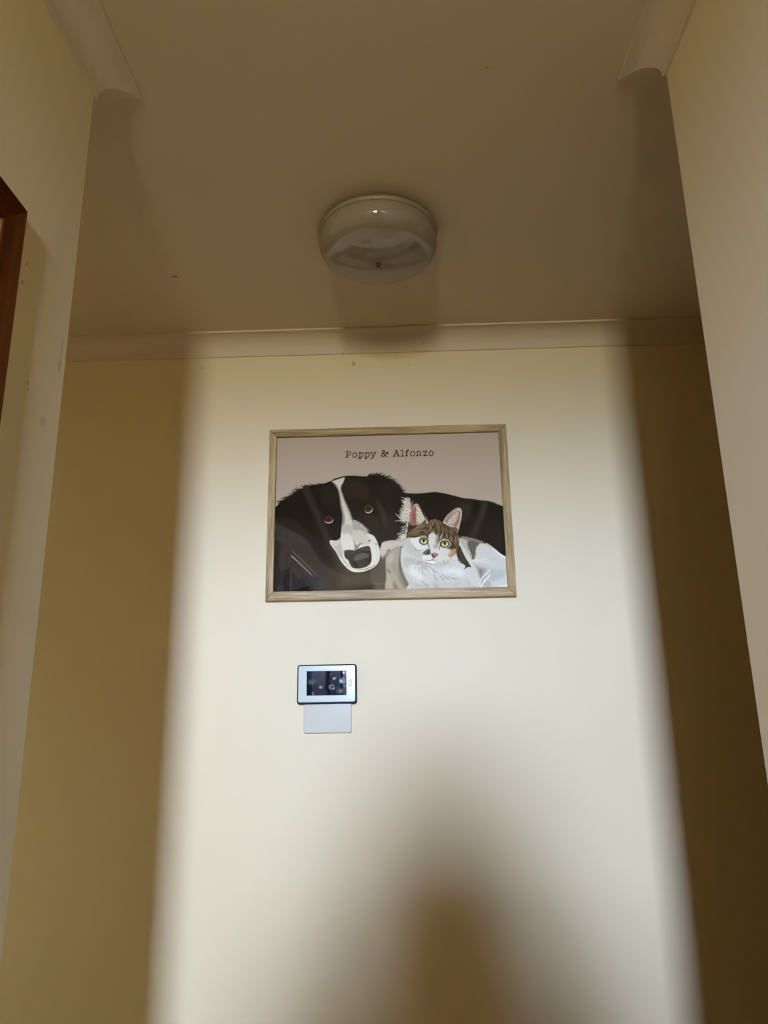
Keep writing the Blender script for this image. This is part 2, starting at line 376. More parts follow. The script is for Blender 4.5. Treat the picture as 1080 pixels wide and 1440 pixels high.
def paint_pets(c):
    A = zoomer(380, 655, 5.4); B = zoomer(530, 680, 5.684); D = zoomer(440, 660, 7.714); C = zoomer(560, 700, 9.0)
    F = zoomer(565, 755, 12.0); G = zoomer(540, 700, 11.08); K = zoomer(640, 740, 14.4); S = zoomer(385, 730, 13.5)
    BL = (25, 22, 18)
    # dog's back
    c.fill(B(120,60, 200,74, 300,82, 390,76, 470,70, 560,86, 640,106, 720,126, 780,134, 870,142, 940,166, 1000,188, 1090,215, 1090,700, 600,700, 120,640), (27,23,19), .25)
    c.fur(B(700,122, 790,134, 880,142, 960,172, 1010,190), 34, (0,28), 6, 1.0, (27,23,19), .15)
    c.fill(B(640,190, 700,150, 760,150, 750,200, 740,260, 700,300, 650,300, 690,240), (56,49,42), 2.2, .8)
    c.fill(B(560,130, 640,125, 720,150, 700,180, 620,200), (44,38,33), 2.5, .6)
    c.fill(B(860,230, 960,270, 1000,420, 900,400, 850,320), (34,30,27), 3, .6)
    # sofa, its dark shapes mixed with painted reflections of the hall in the glass
    c.fill(A(-10,390, 60,380, 200,430, 420,560, 600,700, 800,760, 900,700, 900,980, -10,980), (40,34,34), .3)
    c.fill(S(0,80, 100,100, 230,160, 400,240, 540,320, 640,400, 720,510, 790,620, 860,730, 950,830, 1080,910, 1250,1010, 1500,1060, 1900,1070, 1900,1500, 0,1500), (57,51,50), .25)
    c.fill(S(0,80, 100,100, 230,160, 400,240, 540,320, 640,400, 680,450, 300,420, 0,440), (61,56,51), 1.2, .7)
    c.fill(S(0,470, 200,470, 220,520, 150,600, 120,760, 130,920, 150,1000, 150,1420, 0,1420), (42,39,38), .5, .9)
    c.fill(S(140,600, 190,520, 330,500, 330,880, 290,930, 200,960, 140,920, 120,780), (62,53,53), .5, .8)
    c.fill(S(150,970, 280,940, 330,880, 330,1420, 200,1420, 180,1200), (41,37,39), .35, .9, smooth=False)
    c.fill(S(345,930, 420,980, 520,1060, 860,1080, 860,1420, 345,1420), (49,47,49), .4, .9, smooth=False)
    c.fill(S(400,1350, 560,1280, 700,1250, 680,1320, 760,1420, 380,1420), (27,25,28), .35, .9)
    c.fill(S(350,880, 380,900, 500,1010, 520,1080, 480,1150, 440,1050, 360,960), (70,65,64), .5, .7)
    c.stroke(S(338,930, 338,1380), 1.6, 2.0, (74,70,70), .9, .25)
    c.fill(S(865,1100, 960,1100, 960,1400, 865,1400), (64,60,55), .4, .8, smooth=False)
    c.stroke(S(350,690, 540,860, 745,1060), 1.9, .9, (146,138,135), 1, .15)
    c.stroke(S(370,600, 600,820, 855,1070), 1.2, .8, (104,97,95), 1, .15)
    c.fill(A(760,760, 840,560, 920,600, 900,880, 880,960, 795,960), (74,70,66), .3)
    c.fill(A(795,885, 890,880, 890,945, 795,945), (92,87,83), .4, .9, smooth=False)
    # dog's head
    c.fill(A(-20,390, 0,350, 40,322, 90,275, 150,236, 200,200, 250,172, 290,158, 330,152, 400,140, 460,120, 490,102, 540,88, 580,80, 640,78, 700,84, 760,82, 800,70, 850,80, 890,100, 935,120, 970,150, 1000,195, 1022,250, 1022,330, 1010,400, 1010,470, 1000,540, 940,566, 860,572, 830,620, 760,700, 600,690, 520,620, 440,590, 330,530, 230,450, 120,398, -10,385), BL, .2)
    c.fill(A(50,388, 160,405, 260,470, 350,545, 440,590, 520,690, 560,760, 520,770, 430,730, 370,660, 300,560, 200,480, 110,430), (37,31,31), 1.2, .85)
    c.fur(A(80,285, 150,236, 220,188, 290,156), 44, (195,205), 8, 1.1, BL, .25)
    c.fur(A(280,160, 330,152, 400,140), 18, (200,190), 5.5, 1.0, BL, .25)
    c.fur(A(740,84, 800,72, 860,84, 920,112), 34, (-45,-20), 7.5, 1.1, BL, .2)
    c.fur(A(920,112, 970,150, 1005,200), 30, (-10,40), 6.5, 1.0, (38,33,29), .25)
    for pts, col, bl, al in [
        (A(560,150, 600,110, 690,130, 760,200, 740,250, 640,240, 590,260, 560,200), (50,40,34), 3.0, .75),
        (A(380,190, 450,160, 500,200, 510,290, 440,300, 390,260), (40,35,29), 3.0, .7),
        (A(790,250, 850,310, 890,400, 880,480, 850,430, 830,350), (62,53,47), 1.6, .7),
        (A(330,330, 370,400, 400,500, 430,540, 380,520, 345,440), (42,37,32), 2.0, .6),
        (A(700,380, 800,380, 830,470, 790,500, 740,440), (44,39,33), 2.0, .6),
        (A(840,120, 920,150, 960,230, 900,260, 860,190), (36,31,27), 2.5, .6),
        (A(900,380, 960,420, 950,500, 900,520, 870,460), (38,33,30), 2.2, .6)]:
        c.fill(pts, col, bl, al)
    # blaze and muzzle
    W1 = (208, 205, 201)
    c.fill(D(205,134, 262,116, 345,92, 335,140, 316,182, 312,225, 330,275, 350,335, 380,400, 410,470, 432,540, 450,620, 400,680, 330,690, 312,630, 320,560, 320,480, 302,400, 290,300, 274,230, 240,172), (150,145,141), .35)
    c.fill(D(225,136, 340,98, 318,160, 300,210, 318,290, 345,360, 375,430, 405,510, 420,580, 420,680, 350,690, 345,600, 348,520, 322,400, 305,300, 285,215, 250,160), W1, .45)
    c.fill(D(330,130, 338,100, 345,98, 325,160, 300,150), (225,222,219), .6, .7)
    c.fill(D(330,610, 390,580, 440,548, 520,585, 585,645, 600,690, 655,715, 692,770, 716,840, 728,900, 722,970, 690,1030, 640,1068, 560,1100, 480,1109, 410,1092, 350,1044, 300,980, 258,900, 222,850, 187,797, 196,766, 250,770, 298,748, 308,690), (222,221,220), .3)
    c.fur(D(430,560, 510,585, 580,640, 605,690), 26, (-50,-20), 4.2, .9, [(150,144,138), (60,54,50)], .25, .8)
    c.fill(D(430,575, 500,590, 575,650, 600,700, 560,690, 500,660, 440,660), (150,145,139), 1.1, .75)
    c.fill(D(320,620, 400,590, 430,640, 430,720, 380,690, 330,700), (178,174,170), 1.2, .8)
    c.fill(D(440,680, 520,670, 600,720, 620,800, 560,820, 490,800, 450,760), (200,196,192), 1.0, .9)
    c.fill(D(300,740, 305,800, 330,900, 310,960, 270,900, 230,840, 195,790, 250,785), (178,175,176), .9, .8)
    c.fill(D(200,775, 250,780, 298,760, 290,810, 250,835, 215,815), (205,203,203), .5, .8)
    c.stroke(D(430,570, 432,640, 425,720, 440,780), 1.2, .5, (185,181,177), .9, .3)
    c.stroke(D(300,760, 300,850, 330,960, 400,1050), .6, 1.6, (176,173,173), .8, .4)
    c.fill(D(440,745, 462,800, 478,820, 500,805, 540,790, 500,835, 480,862, 455,868, 452,810), (128,122,118), .35, .9)
    c.fill(D(340,880, 380,868, 440,870, 470,872, 400,890, 352,915), (92,89,88), .3, .9)
    c.fur(D(640,760, 690,850, 700,950, 660,1030), 16, (80,120), 6, .7, (190,187,186), .12, .6)
    c.fur(D(300,900, 340,1000, 400,1070), 12, (60,40), 6, .7, (186,183,182), .12, .6)
    c.ell(D(613,772)[0], 1.1, 1.5, (60,57,55), 0, .2); c.ell(D(686,806)[0], .7, 1.5, (80,77,75), -.3, .2, .8)
    c.ell(D(560,700)[0], .6, .8, (140,136,132), 0, .3, .7)
    c.fill(D(345,908, 365,878, 410,872, 450,880, 482,862, 520,846, 580,829, 616,836, 629,880, 638,940, 631,1000, 600,1040, 540,1064, 480,1070, 432,1060, 402,1020, 386,980, 352,952), (46,45,45), .25)
    c.fill(D(360,890, 420,880, 480,885, 560,850, 610,850, 618,880, 540,880, 470,915, 400,920, 360,915), (60,59,59), .7, .8)
    c.fill(D(446,962, 480,922, 540,902, 604,918, 596,950, 530,968, 470,986), (95,93,93), .5, .9)
    c.fill(D(430,1010, 460,1000, 486,1030, 480,1062, 445,1050), (20,19,19), .35); c.fill(D(560,970, 600,955, 628,960, 615,1000, 575,1005), (20,19,19), .35)
    c.stroke(D(470,1085, 560,1078, 640,1050, 680,1030), .4, .3, (90,86,84), .9, .15, wm=1.2)
    c.stroke(D(420,1104, 480,1116, 560,1108, 650,1074, 700,1030), .3, .2, (22,18,18), .9, .2, wm=1.3)
    # dog's eyes
    for (ex, ey), rx, ry, tilt in ((D(174,546)[0], 7.0, 5.6, .05), (D(602,430)[0], 6.4, 6.6, -.35)):
        c.ell((ex, ey), rx*1.35, ry*1.35, (14,11,9), tilt, .8, .9)
        c.ell((ex, ey), rx*.95, ry*.95, (214,194,187), tilt, .15)
        c.ell((ex-.5, ey-1.1), rx*.95, ry*.88, (26,18,15), tilt, .2)
        c.ell((ex-.2, ey-.4), rx*.66, ry*.64, (92,56,46), tilt, .3)
        c.ell((ex, ey-.7), rx*.44, ry*.46, (24,16,14), tilt, .3)
        c.stroke([(ex-rx*.8, ey-ry*.2), (ex, ey-ry*.95), (ex+rx*.8, ey-ry*.3)], .5, .5, (92,72,64), .8, .2, wm=1.1)
        c.ell((ex+1.2, ey-1.6), .6, .6, (170,140,132), 0, .2, .7)
    # ruff between the two animals
    WR = [(206,202,197), (186,181,176), (222,219,215)]
    c.fill(G(320,10, 400,10, 400,100, 420,160, 400,250, 390,330, 370,440, 350,560, 340,700, 330,780, 240,760, 250,660, 290,560, 320,470, 330,400, 290,370, 250,330, 290,260, 310,180, 320,100), (180,175,169), .6)
    for q in (G(330,30, 365,90, 395,30), G(300,70, 360,120, 400,70), G(270,130, 360,180, 410,130), G(250,190, 350,230, 410,190), G(170,235, 260,320, 400,300), G(240,250, 320,290, 400,240), G(160,365, 270,350, 390,320), G(290,390, 340,380, 385,340), G(290,480, 350,430, 370,420), G(190,565, 290,540, 355,500), G(210,580, 300,600, 340,570), G(180,650, 270,640, 330,600), G(450,50, 420,110, 380,170)):
        c.stroke(q, .25, 3.6, WR[c.rng.randrange(3)], .95, .15)
    c.fur(G(330,40, 320,150, 300,260, 320,380), 34, (205,160), 8.5, 1.1, WR, .3, .95)
    c.fur(G(340,420, 300,540, 260,640), 24, (150,190), 7.5, 1.0, WR, .3, .9)
    c.fur(G(340,380, 330,470, 300,560), 16, (165,160), 5, .8, BL, .2, .9)
    # white fold below the ruff
    c.fill(G(-40,720, -20,690, 60,665, 150,655, 240,660, 330,640, 350,760, 250,765, 130,800, 60,850, 20,900, -40,900, -70,830), (196,192,187), .4)
    c.fur(G(60,680, 180,670, 300,650), 18, (170,150), 5, .9, [(222,219,215), (160,155,149)], .2, .7)
    c.fill(G(20,850, 60,800, 100,800, 60,850, 20,920, -20,960, -40,930), (104,99,94), .5, .9)
    c.fur(G(-40,900, 0,880, 60,830), 12, (95,110), 5.5, .9, (196,192,187), .2, .8)
    # cat's far flank
    c.fill(G(22,960, 40,900, 100,820, 180,760, 260,748, 300,770, 300,1000, 330,1180, 430,1380, 440,1480, 45,1480, 30,1200), (164,160,151), .25)
    c.fill(G(255,760, 290,780, 260,870, 262,980, 300,1130, 350,1250, 430,1370, 440,1440, 350,1400, 290,1300, 230,1150, 220,1000, 235,880), (104,100,95), .7, .85)
    c.fill(G(60,920, 130,850, 150,900, 120,1000, 60,1000), (186,181,172), .9, .7)
    c.fill(G(40,1080, 110,1160, 60,1150), (112,107,101), .6, .8); c.fill(G(100,1000, 200,1050, 220,1180, 150,1150), (150,146,139), 1, .7)
    c.fill(G(150,1280, 230,1420, 180,1440, 140,1380), (120,115,109), .6, .7); c.fill(G(200,1150, 300,1290, 330,1400, 250,1320), (128,123,117), .7, .7)
    c.fill(G(60,1200, 120,1300, 110,1420, 60,1420), (178,173,165), .8, .6)
    # cat's body
    CW = (204, 208, 217)
    c.fill(B(640,440, 690,425, 760,440, 840,472, 900,508, 960,545, 1030,586, 1090,620, 1090,900, 240,900, 275,835, 250,790, 215,720, 192,640, 190,560, 215,500, 400,480), CW, .25)
    c.fill(K(90,240, 150,210, 250,230, 420,270, 560,325, 470,360, 420,420, 400,500, 380,640, 340,660, 290,620, 220,500, 130,400, 80,300), (182,180,178), .7)
    c.fill(K(100,190, 200,215, 330,245, 560,310, 470,345, 380,340, 250,290, 120,230), (122,118,116), .6, .95)
    c.fill(K(240,300, 330,290, 440,330, 470,350, 410,430, 400,520, 380,600, 370,660, 320,650, 330,560, 290,500, 270,420, 240,350), (92,87,90), .6, .95)
    c.fur(K(250,330, 270,420, 320,520, 330,620), 20, (115,100), 5, .9, [(92,87,90), (70,66,70)], .2, .85)
    c.fur(K(420,400, 410,480, 390,560), 12, (110,95), 4, .8, [(92,87,90), (204,208,217)], .2, .7)
    c.fill(K(590,350, 640,345, 800,460, 900,550, 1010,620, 980,640, 860,560, 700,430), (232,234,240), .4, .9)
    c.fill(K(320,690, 450,640, 600,650, 700,700, 600,720, 420,730), (228,229,233), 1.1, .7)
    c.fill(K(430,700, 560,760, 800,860, 1000,850, 1000,1000, 700,1100, 560,1000, 480,830), (186,190,200), 1.6, .6)
    c.fill(K(350,700, 420,780, 520,830, 620,850, 560,960, 490,1050, 470,960, 420,860), (150,150,152), 1.0, .75)
    c.fill(K(470,860, 530,880, 520,970, 490,1030, 460,940), (122,122,124), .8, .7)
    c.fill(K(700,870, 900,880, 960,1000, 820,1080, 700,1080), (182,187,196), 1.2, .6)
    c.fill(K(530,1130, 640,1080, 700,1120, 690,1210, 560,1225), (168,160,168), .8, .7)
    c.fill(K(860,1190, 1040,1170, 1050,1235, 870,1235), (230,231,236), .8, .8)
    c.fill(K(80,290, 130,400, 190,560, 260,700, 330,800, 300,810, 210,680, 130,540, 80,400), (214,212,210), .4, .9)
    c.fur(K(450,640, 600,690, 800,640), 14, (200,175), 6, .9, [(226,228,234), (186,190,198)], .25, .6)
    # cat's chest
    c.fill(F(20,330, 200,330, 420,420, 620,420, 880,320, 960,400, 1100,560, 1200,640, 1340,800, 1400,900, 170,900, 120,760, 50,620, 15,480), (205,209,220), .5)
    c.fill(F(330,440, 420,430, 420,540, 330,540), (176,178,184), 1.0, .8); c.fill(F(80,340, 330,380, 330,440, 180,460, 60,430), (176,176,178), 1.2, .7)
    c.fill(F(560,430, 760,400, 800,440, 680,480, 580,500), (176,179,186), 1.0, .6)
    c.fill(F(740,520, 960,520, 1050,590, 920,660, 740,620, 640,580), (220,227,242), 1.5, .9)
    c.fill(F(170,480, 300,560, 340,700, 250,680, 130,600), (224,229,241), 1.3, .8)
    for q in (F(520,760, 620,810, 560,830), F(820,840, 900,780, 960,770), F(520,780, 540,850, 640,850), F(740,720, 680,800, 640,840), F(1000,790, 900,840, 860,850), F(420,760, 440,840, 400,850)):
        c.fill(q, (150,151,158), .8, .7)
    for q in (F(320,500, 360,600, 400,640), F(520,600, 560,690, 620,740), F(600,620, 680,700, 700,740), F(650,600, 740,680, 800,700), F(440,460, 520,560, 600,600), F(320,720, 380,780, 420,840), F(180,800, 300,810, 360,840), F(750,640, 860,690, 960,690), F(1080,700, 1120,800, 1130,880), F(1180,800, 1240,860, 1280,900)):
        c.stroke(q, .4, .5, (160,163,172), .8, .35, wm=2.6)
    c.fur(F(200,480, 320,560, 500,560), 26, (80,55), 9, 1.2, [(228,231,240), (182,186,196)], .2, .6, .25)
    c.fur(F(600,560, 760,600, 900,640), 22, (50,40), 9, 1.1, [(224,229,240), (178,182,194)], .2, .6, .25)
    c.fur(F(100,340, 180,400, 330,420, 480,440), 24, (150,95), 6.5, .9, [(158,156,156), (218,219,224)], .2, .6, .2)
    c.fur(F(560,440, 720,400, 860,340), 24, (70,40), 6.5, .9, [(160,160,163), (220,222,229)], .2, .6, .2)
    c.stroke(F(10,330, 15,480, 50,620, 120,760, 170,880), .8, 1.4, (196,194,192), .9, .2)
    c.fill(F(20,560, 120,740, 180,860, 520,870, 420,800, 220,740, 90,600), (186,188,196), 1.4, .6)
    c.fill(F(520,700, 700,760, 900,720, 1080,700, 1160,860, 520,870), (190,193,203), 1.6, .6)
    c.fill(F(30,340, 120,360, 110,480, 60,520, 20,450), (188,187,188), .9, .7)
    # dark patch by the cheek
    c.fill(K(20,420, 80,390, 130,500, 190,620, 250,720, 305,812, 250,810, 210,830, 160,860, 190,800, 120,740, 70,700, 30,610, 10,520), (52,45,40), .3)
    c.fill(K(60,460, 100,500, 150,620, 200,740, 140,700, 90,620), (74,66,60), .6, .7)
    c.fur(K(30,620, 90,710, 180,790), 14, (120,100), 4, .8, [(52,45,40), (205,209,220)], .25, .8)
    # cat's head
    c.fill(C(112,500, 90,560, 84,640, 110,700, 180,752, 300,796, 380,815, 430,832, 490,815, 580,780, 660,745, 715,690, 745,600, 765,520, 700,440, 420,430, 200,440), (212,215,223), .3)
    c.fill(C(110,520, 160,520, 180,600, 260,660, 300,700, 290,780, 180,740, 100,680, 90,590), (190,189,190), 1.2, .75)
    c.fill(C(150,520, 250,510, 290,590, 370,610, 300,650, 220,640, 170,580), (226,229,238), .9, .9)
    c.stroke(C(160,560, 220,650, 300,660), .3, .3, (160,158,162), .7, .4, wm=2)
    TB = (98, 82, 63); DK = (44, 35, 27); LT = (156, 132, 104)
    c.fill(C(108,505, 112,440, 128,350, 160,322, 260,335, 360,312, 400,290, 450,270, 520,290, 560,325, 640,360, 700,390, 735,440, 758,510, 764,590, 745,640, 715,700, 660,740, 620,720, 640,660, 620,610, 590,530, 560,520, 520,600, 495,560, 480,500, 430,455, 385,500, 370,540, 340,490, 270,490, 180,500, 120,505), TB, .3)
    c.fill(C(128,350, 165,325, 230,345, 210,380, 150,410, 118,440), DK, .6, .9)
    c.fill(C(600,620, 680,600, 720,560, 730,620, 690,640, 650,660), (60,50,42), .7, .9)
    c.fill(C(640,670, 700,640, 722,650, 700,710, 640,745, 625,720), (190,155,122), .7, .9)
    c.fill(C(620,640, 660,650, 640,710, 600,740, 590,680), (212,212,216), .8, .8)
    for q in (C(380,430, 372,480, 368,530), C(420,400, 405,440, 400,480), C(500,330, 480,420, 470,470), C(530,340, 540,430, 510,490), C(570,400, 580,460, 560,520), C(620,400, 640,470, 610,520), C(660,440, 700,500, 690,560), C(700,430, 745,500, 740,590), C(400,310, 430,360, 420,410), C(460,300, 450,360, 460,400), C(270,460, 340,470, 370,520), C(130,480, 200,490, 260,480), C(290,400, 340,380, 380,400), C(230,420, 290,430, 330,450), C(540,330, 600,370, 640,390), C(590,530, 650,545, 690,600)):
        c.stroke(q, .5, .3, DK, .9, .25, wm=2.6)
    for q in (C(160,430, 240,370, 330,340), C(150,460, 250,420, 330,400), C(400,330, 410,380, 395,430), C(480,310, 500,370, 490,430), C(550,380, 560,430, 550,480), C(600,390, 650,430, 700,470), C(640,470, 670,520, 660,560), C(700,470, 720,540, 715,610), C(590,460, 610,480, 620,520), C(270,480, 330,475, 370,500), C(440,290, 430,330, 440,370), C(740,470, 756,540, 750,580)):
        c.stroke(q, .3, .3, LT, .85, .3, wm=1.9)
    c.fur(C(130,440, 220,400, 340,360), 22, (200,170), 4.5, .6, [DK, LT, TB], .3, .8)
    c.fur(C(400,300, 470,290, 550,330), 22, (75,100), 5, .6, [DK, LT, TB], .25, .8)
    c.fur(C(600,380, 690,430, 745,520), 20, (60,90), 5, .6, [DK, LT, TB], .25, .8)
    c.fill(C(376,478, 412,444, 440,440, 476,480, 484,560, 500,640, 505,690, 440,692, 405,640, 388,560), (214,215,221), .5)
    for q in (C(415,420, 420,460, 425,520), C(440,410, 440,460, 440,500), C(490,440, 494,500, 490,560), C(540,450, 536,490, 520,530)):
        c.stroke(q, .3, .3, (205,204,206), .9, .25, wm=1.6)
    c.fill(C(470,500, 500,500, 505,560, 480,640, 468,580), (142,130,118), .9, .8)
    c.fill(C(440,590, 465,600, 470,640, 440,620), (150,146,148), .6, .7)
    # ears
    c.fill(C(140,325, 148,240, 164,140, 196,88, 234,78, 272,108, 318,195, 368,285, 368,322, 300,332, 240,345, 170,345), (188,172,160), .25)
    c.fill(C(150,320, 160,200, 185,120, 220,110, 225,200, 222,290, 200,330), (166,108,106), .5)
    c.fill(C(190,170, 222,140, 215,230, 225,300, 200,330, 180,280), (140,80,80), .6, .7)
    c.fill(C(228,120, 258,130, 300,210, 335,280, 320,310, 260,320, 232,290, 240,230), (206,200,190), .5)
    c.stroke(C(240,96, 280,130, 318,210, 352,290), .8, 1.0, (54,44,38), .95, .2, wm=2.2)
    c.fur(C(225,160, 230,230, 235,300), 12, (10,40), 5, .8, [(224,219,210), (150,130,120)], .3, .8)
    c.fill(C(320,290, 345,290, 340,325, 300,330), (70,56,46), .5, .9)
    c.fur(C(150,335, 220,340, 300,325), 14, (-80,-60), 4.5, .7, [(70,56,46), (96,80,62)], .3, .9)
    c.stroke(C(250,330, 262,318, 275,335), .6, 1.2, (220,215,205), .9, .2)
    c.fill(C(560,308, 612,222, 690,152, 752,128, 792,150, 796,230, 775,330, 752,420, 735,450, 715,420, 700,385, 640,360, 590,335), (200,186,178), .25)
    c.fill(C(590,305, 640,235, 710,180, 762,162, 776,190, 770,270, 745,350, 715,360, 640,335), (120,104,98), .4, .9)
    c.fill(C(610,310, 660,240, 730,180, 755,180, 745,250, 700,330, 650,335), (196,184,178), .5, .95)
    c.fill(C(735,250, 768,200, 772,270, 745,350, 715,365, 700,345, 735,310), (168,122,122), .5, .8)
    c.fur(C(640,330, 690,290, 740,220), 14, (-60,-70), 5, .8, [(222,214,208), (160,140,134)], .25, .8)
    c.fill(C(690,370, 730,375, 748,410, 735,450, 715,430), (90,74,60), .5, .9)
    c.stroke(C(575,310, 620,235, 690,165, 740,140), .5, .6, (84,70,62), .8, .2, wm=1.2)
    # cat's eyes, nose, mouth
    for (ex, ey), rx, ry, rot in ((C(318,545)[0], 6.3, 5.1, .12), (C(582,578)[0], 6.6, 5.3, -.12)):
        c.ell((ex, ey), rx*1.25, ry*1.22, (206,200,188), rot, .4, .9)
        c.ell((ex-.1, ey-.1), rx*1.02, ry*1.03, (22,18,15), rot, .2)
        c.ell((ex, ey), rx*.76, ry*.78, (196,196,142), rot, .2)
        c.ell((ex, ey+ry*.3), rx*.6, ry*.4, (222,222,178), rot, .3, .8)
        c.ell((ex, ey-ry*.42), rx*.72, ry*.3, (92,90,60), rot, .4, .7)
        c.ell((ex-.1, ey-ry*.1), rx*.24, ry*.55, (14,12,10), rot, .2)
    c.stroke(C(365,560, 380,610, 395,640), 1.4, .5, (70,58,48), .9, .25); c.stroke(C(525,600, 512,640, 512,660), 1.4, .3, (50,42,36), .9, .25)
    c.stroke(C(505,620, 510,570, 545,535, 600,530, 645,550), .5, .5, (226,226,228), .9, .2, wm=1.2)
    c.fill(C(303,702, 325,672, 384,638, 402,690, 375,714, 330,716), (104,95,86), .35); c.fill(C(345,700, 390,660, 400,700, 370,716), (62,54,48), .5, .7)
    c.fill(C(410,706, 450,690, 500,708, 488,728, 462,748, 436,758, 425,735), (170,112,118), .25); c.fill(C(408,704, 430,712, 440,756, 424,736), (46,28,30), .3); c.fill(C(430,735, 470,730, 455,752, 436,758), (110,58,64), .35, .9)
    c.fill(C(300,735, 360,720, 420,745, 430,775, 340,782, 300,765), (226,228,234), .5)
    c.fill(C(340,790, 430,790, 480,800, 440,830, 370,812), (230,231,235), .4)
    c.stroke(C(328,782, 380,786, 435,778), .3, 1.1, (34,28,28), .95, .15); c.stroke(C(436,755, 434,780, 480,802), .8, .3, (60,50,50), .9, .15)
    c.stroke(C(300,790, 380,822, 440,836, 520,812), .3, .3, (150,148,152), .8, .3, wm=1.2)
    # two pale diagonal strokes
    c.stroke(K(460,1150, 550,1020, 685,860), .5, .7, (240,241,244), 1, .12, wm=1.0)
    c.stroke(K(480,1225, 560,1120, 690,965), .6, .9, (244,245,248), 1, .12, wm=1.3)
    c.stroke(K(500,1140, 540,1060, 620,970), .4, .4, (110,110,112), .8, .15, wm=1.2)
    # lettering
    INK = (44, 32, 26); w = 1.2
    T1 = zoomer(480, 625, 15.43); T2 = zoomer(545, 625, 15.43)
    def ring(P, ww=w):
        P = c.spline(P, True, 6); q = c.tr(P); m = q.mean(0); P = np.asarray(P); pm = P.mean(0)
        d = P-pm; L = np.linalg.norm(d, axis=1)[:, None]
        o = pm+d*(1+ww/2/L); i = pm+d*(1-ww/2/L)
        c.poly(c.tr(np.vstack([o, o[:1], i[:1], i[::-1], ])), INK, .95, .18*c.k)
    def ln(P, ww=w): c.stroke(P, ww, ww, INK, .95, .18)
    # P o p p y &
    ln(T1(135,178, 128,235, 122,292)); ln(T1(95,180, 140,174), 1.2); ln(T1(95,300, 160,290), 1.3); ln(T1(130,176, 185,175, 208,205, 185,240, 130,246))
    ring(T1(295,198, 335,215, 340,250, 325,290, 290,295, 258,282, 252,245, 262,212))
    for dx in (0, 132):
        ln(T1(408+dx,196, 402+dx,260, 396+dx,318)); ln(T1(370+dx,198, 410+dx,192), 1.2); ln(T1(372+dx,320, 430+dx,316), 1.5)
        ln(T1(402+dx,225, 425+dx,196, 460+dx,196, 474+dx,235, 462+dx,278, 430+dx,292, 400+dx,275))
    ln(T1(625,192, 672,190), 1.2); ln(T1(700,190, 760,188), 1.2); ln(T1(645,192, 675,240, 690,282)); ln(T1(735,190, 705,262, 675,315, 645,318, 635,302), 1.3)
    ln(T1(985,272, 950,248, 900,190, 892,160, 915,142, 938,160, 932,190, 880,232, 872,262, 900,278, 935,262, 960,225, 985,195), 1.3); ln(T1(975,205, 1000,185, 1012,200, 990,222), 1.7); ln(T1(960,262, 985,275, 1000,265), 1.2)
    # A l f o n z o
    ln(T2(140,268, 165,205, 190,145)); ln(T2(190,145, 215,205, 238,262), 1.7); ln(T2(155,228, 225,226), 1.1); ln(T2(108,270, 175,268), 1.5); ln(T2(215,268, 258,264), 1.4); ln(T2(165,150, 195,143), 1.2)
    ln(T2(322,142, 322,200, 324,262)); ln(T2(282,148, 325,142), 1.2); ln(T2(282,270, 350,262), 1.4)
    ln(T2(410,258, 408,200, 415,155, 440,135, 456,150), 1.4); ln(T2(380,182, 445,176), 1.2); ln(T2(380,262, 436,258), 1.4)
    ring(T2(542,165, 580,185, 585,215, 570,255, 535,263, 503,248, 498,210, 510,180))
    ln(T2(648,168, 645,255)); ln(T2(618,172, 648,166), 1.2); ln(T2(610,260, 670,257), 1.3); ln(T2(648,190, 670,165, 695,165, 708,190, 708,255)); ln(T2(690,258, 728,256), 1.3)
    ln(T2(770,180, 772,160, 850,158), 1.3); ln(T2(850,158, 812,205, 775,252)); ln(T2(772,256, 856,252), 1.5); ln(T2(856,252, 858,230), 1.2)
    ring(T2(938,152, 975,172, 982,205, 965,248, 930,255, 900,238, 895,200, 908,168))

PRINT_PX = ((389.5,616.3), (701.2,607.8), (713.2,826.0), (384.8,832.5))
def homography(src, dst):
    r = []; b = []
    for (x, y), (u, v) in zip(src, dst):
        r += [[x, y, 1, 0, 0, 0, -u*x, -u*y], [0, 0, 0, x, y, 1, -v*x, -v*y]]; b += [u, v]
    return np.append(np.linalg.solve(np.array(r, float), np.array(b, float)), 1).reshape(3, 3)
# ------------------------------------------------------------------ ceiling light
M_OPAL = plain('opal_glass', (.25, .195, .115), .045, .5, 0, 6, .02, 0)
M_BASE = plain('white_enamel', (.24, .185, .10), .4)
M_FIN = plain('dark_bronze', (.06, .045, .03), .4, .5, .6)
lamp = tag(empty('ceiling_light', (-.043, 1.372, ZT)), 'round switched off white glass light flush on the ceiling', 'light')
obj('base_plate', lathe([(0, 0), (.112, 0), (.112, -.012), (0, -.012)]), M_BASE, lamp)
obj('trim_ring', lathe([(.112, -.006), (.124, -.006), (.1275, -.009), (.1275, -.015), (.125, -.018), (.112, -.018)]), M_BASE, lamp, smooth=True)
pf = [(.118, -.012), (.1225, -.016), (.1252, -.022), (.126, -.036)]
for i in range(1, 11):
    t = i/10*math.radians(80); pf.append((.086+.040*math.cos(t), -.036-.032*math.sin(t)))
r0, z0 = pf[-1]
for i in range(1, 9): pf.append((r0*(1-i/8), z0-.0135*(1-(1-i/8)**2)))
obj('glass_bowl', lathe(pf, 96), M_OPAL, lamp, smooth=True)
zb = pf[-1][1]
obj('finial', lathe([(0, zb+.002), (.0045, zb+.001), (.006, zb-.003), (.004, zb-.007), (0, zb-.008)], 20), M_FIN, lamp, smooth=True)

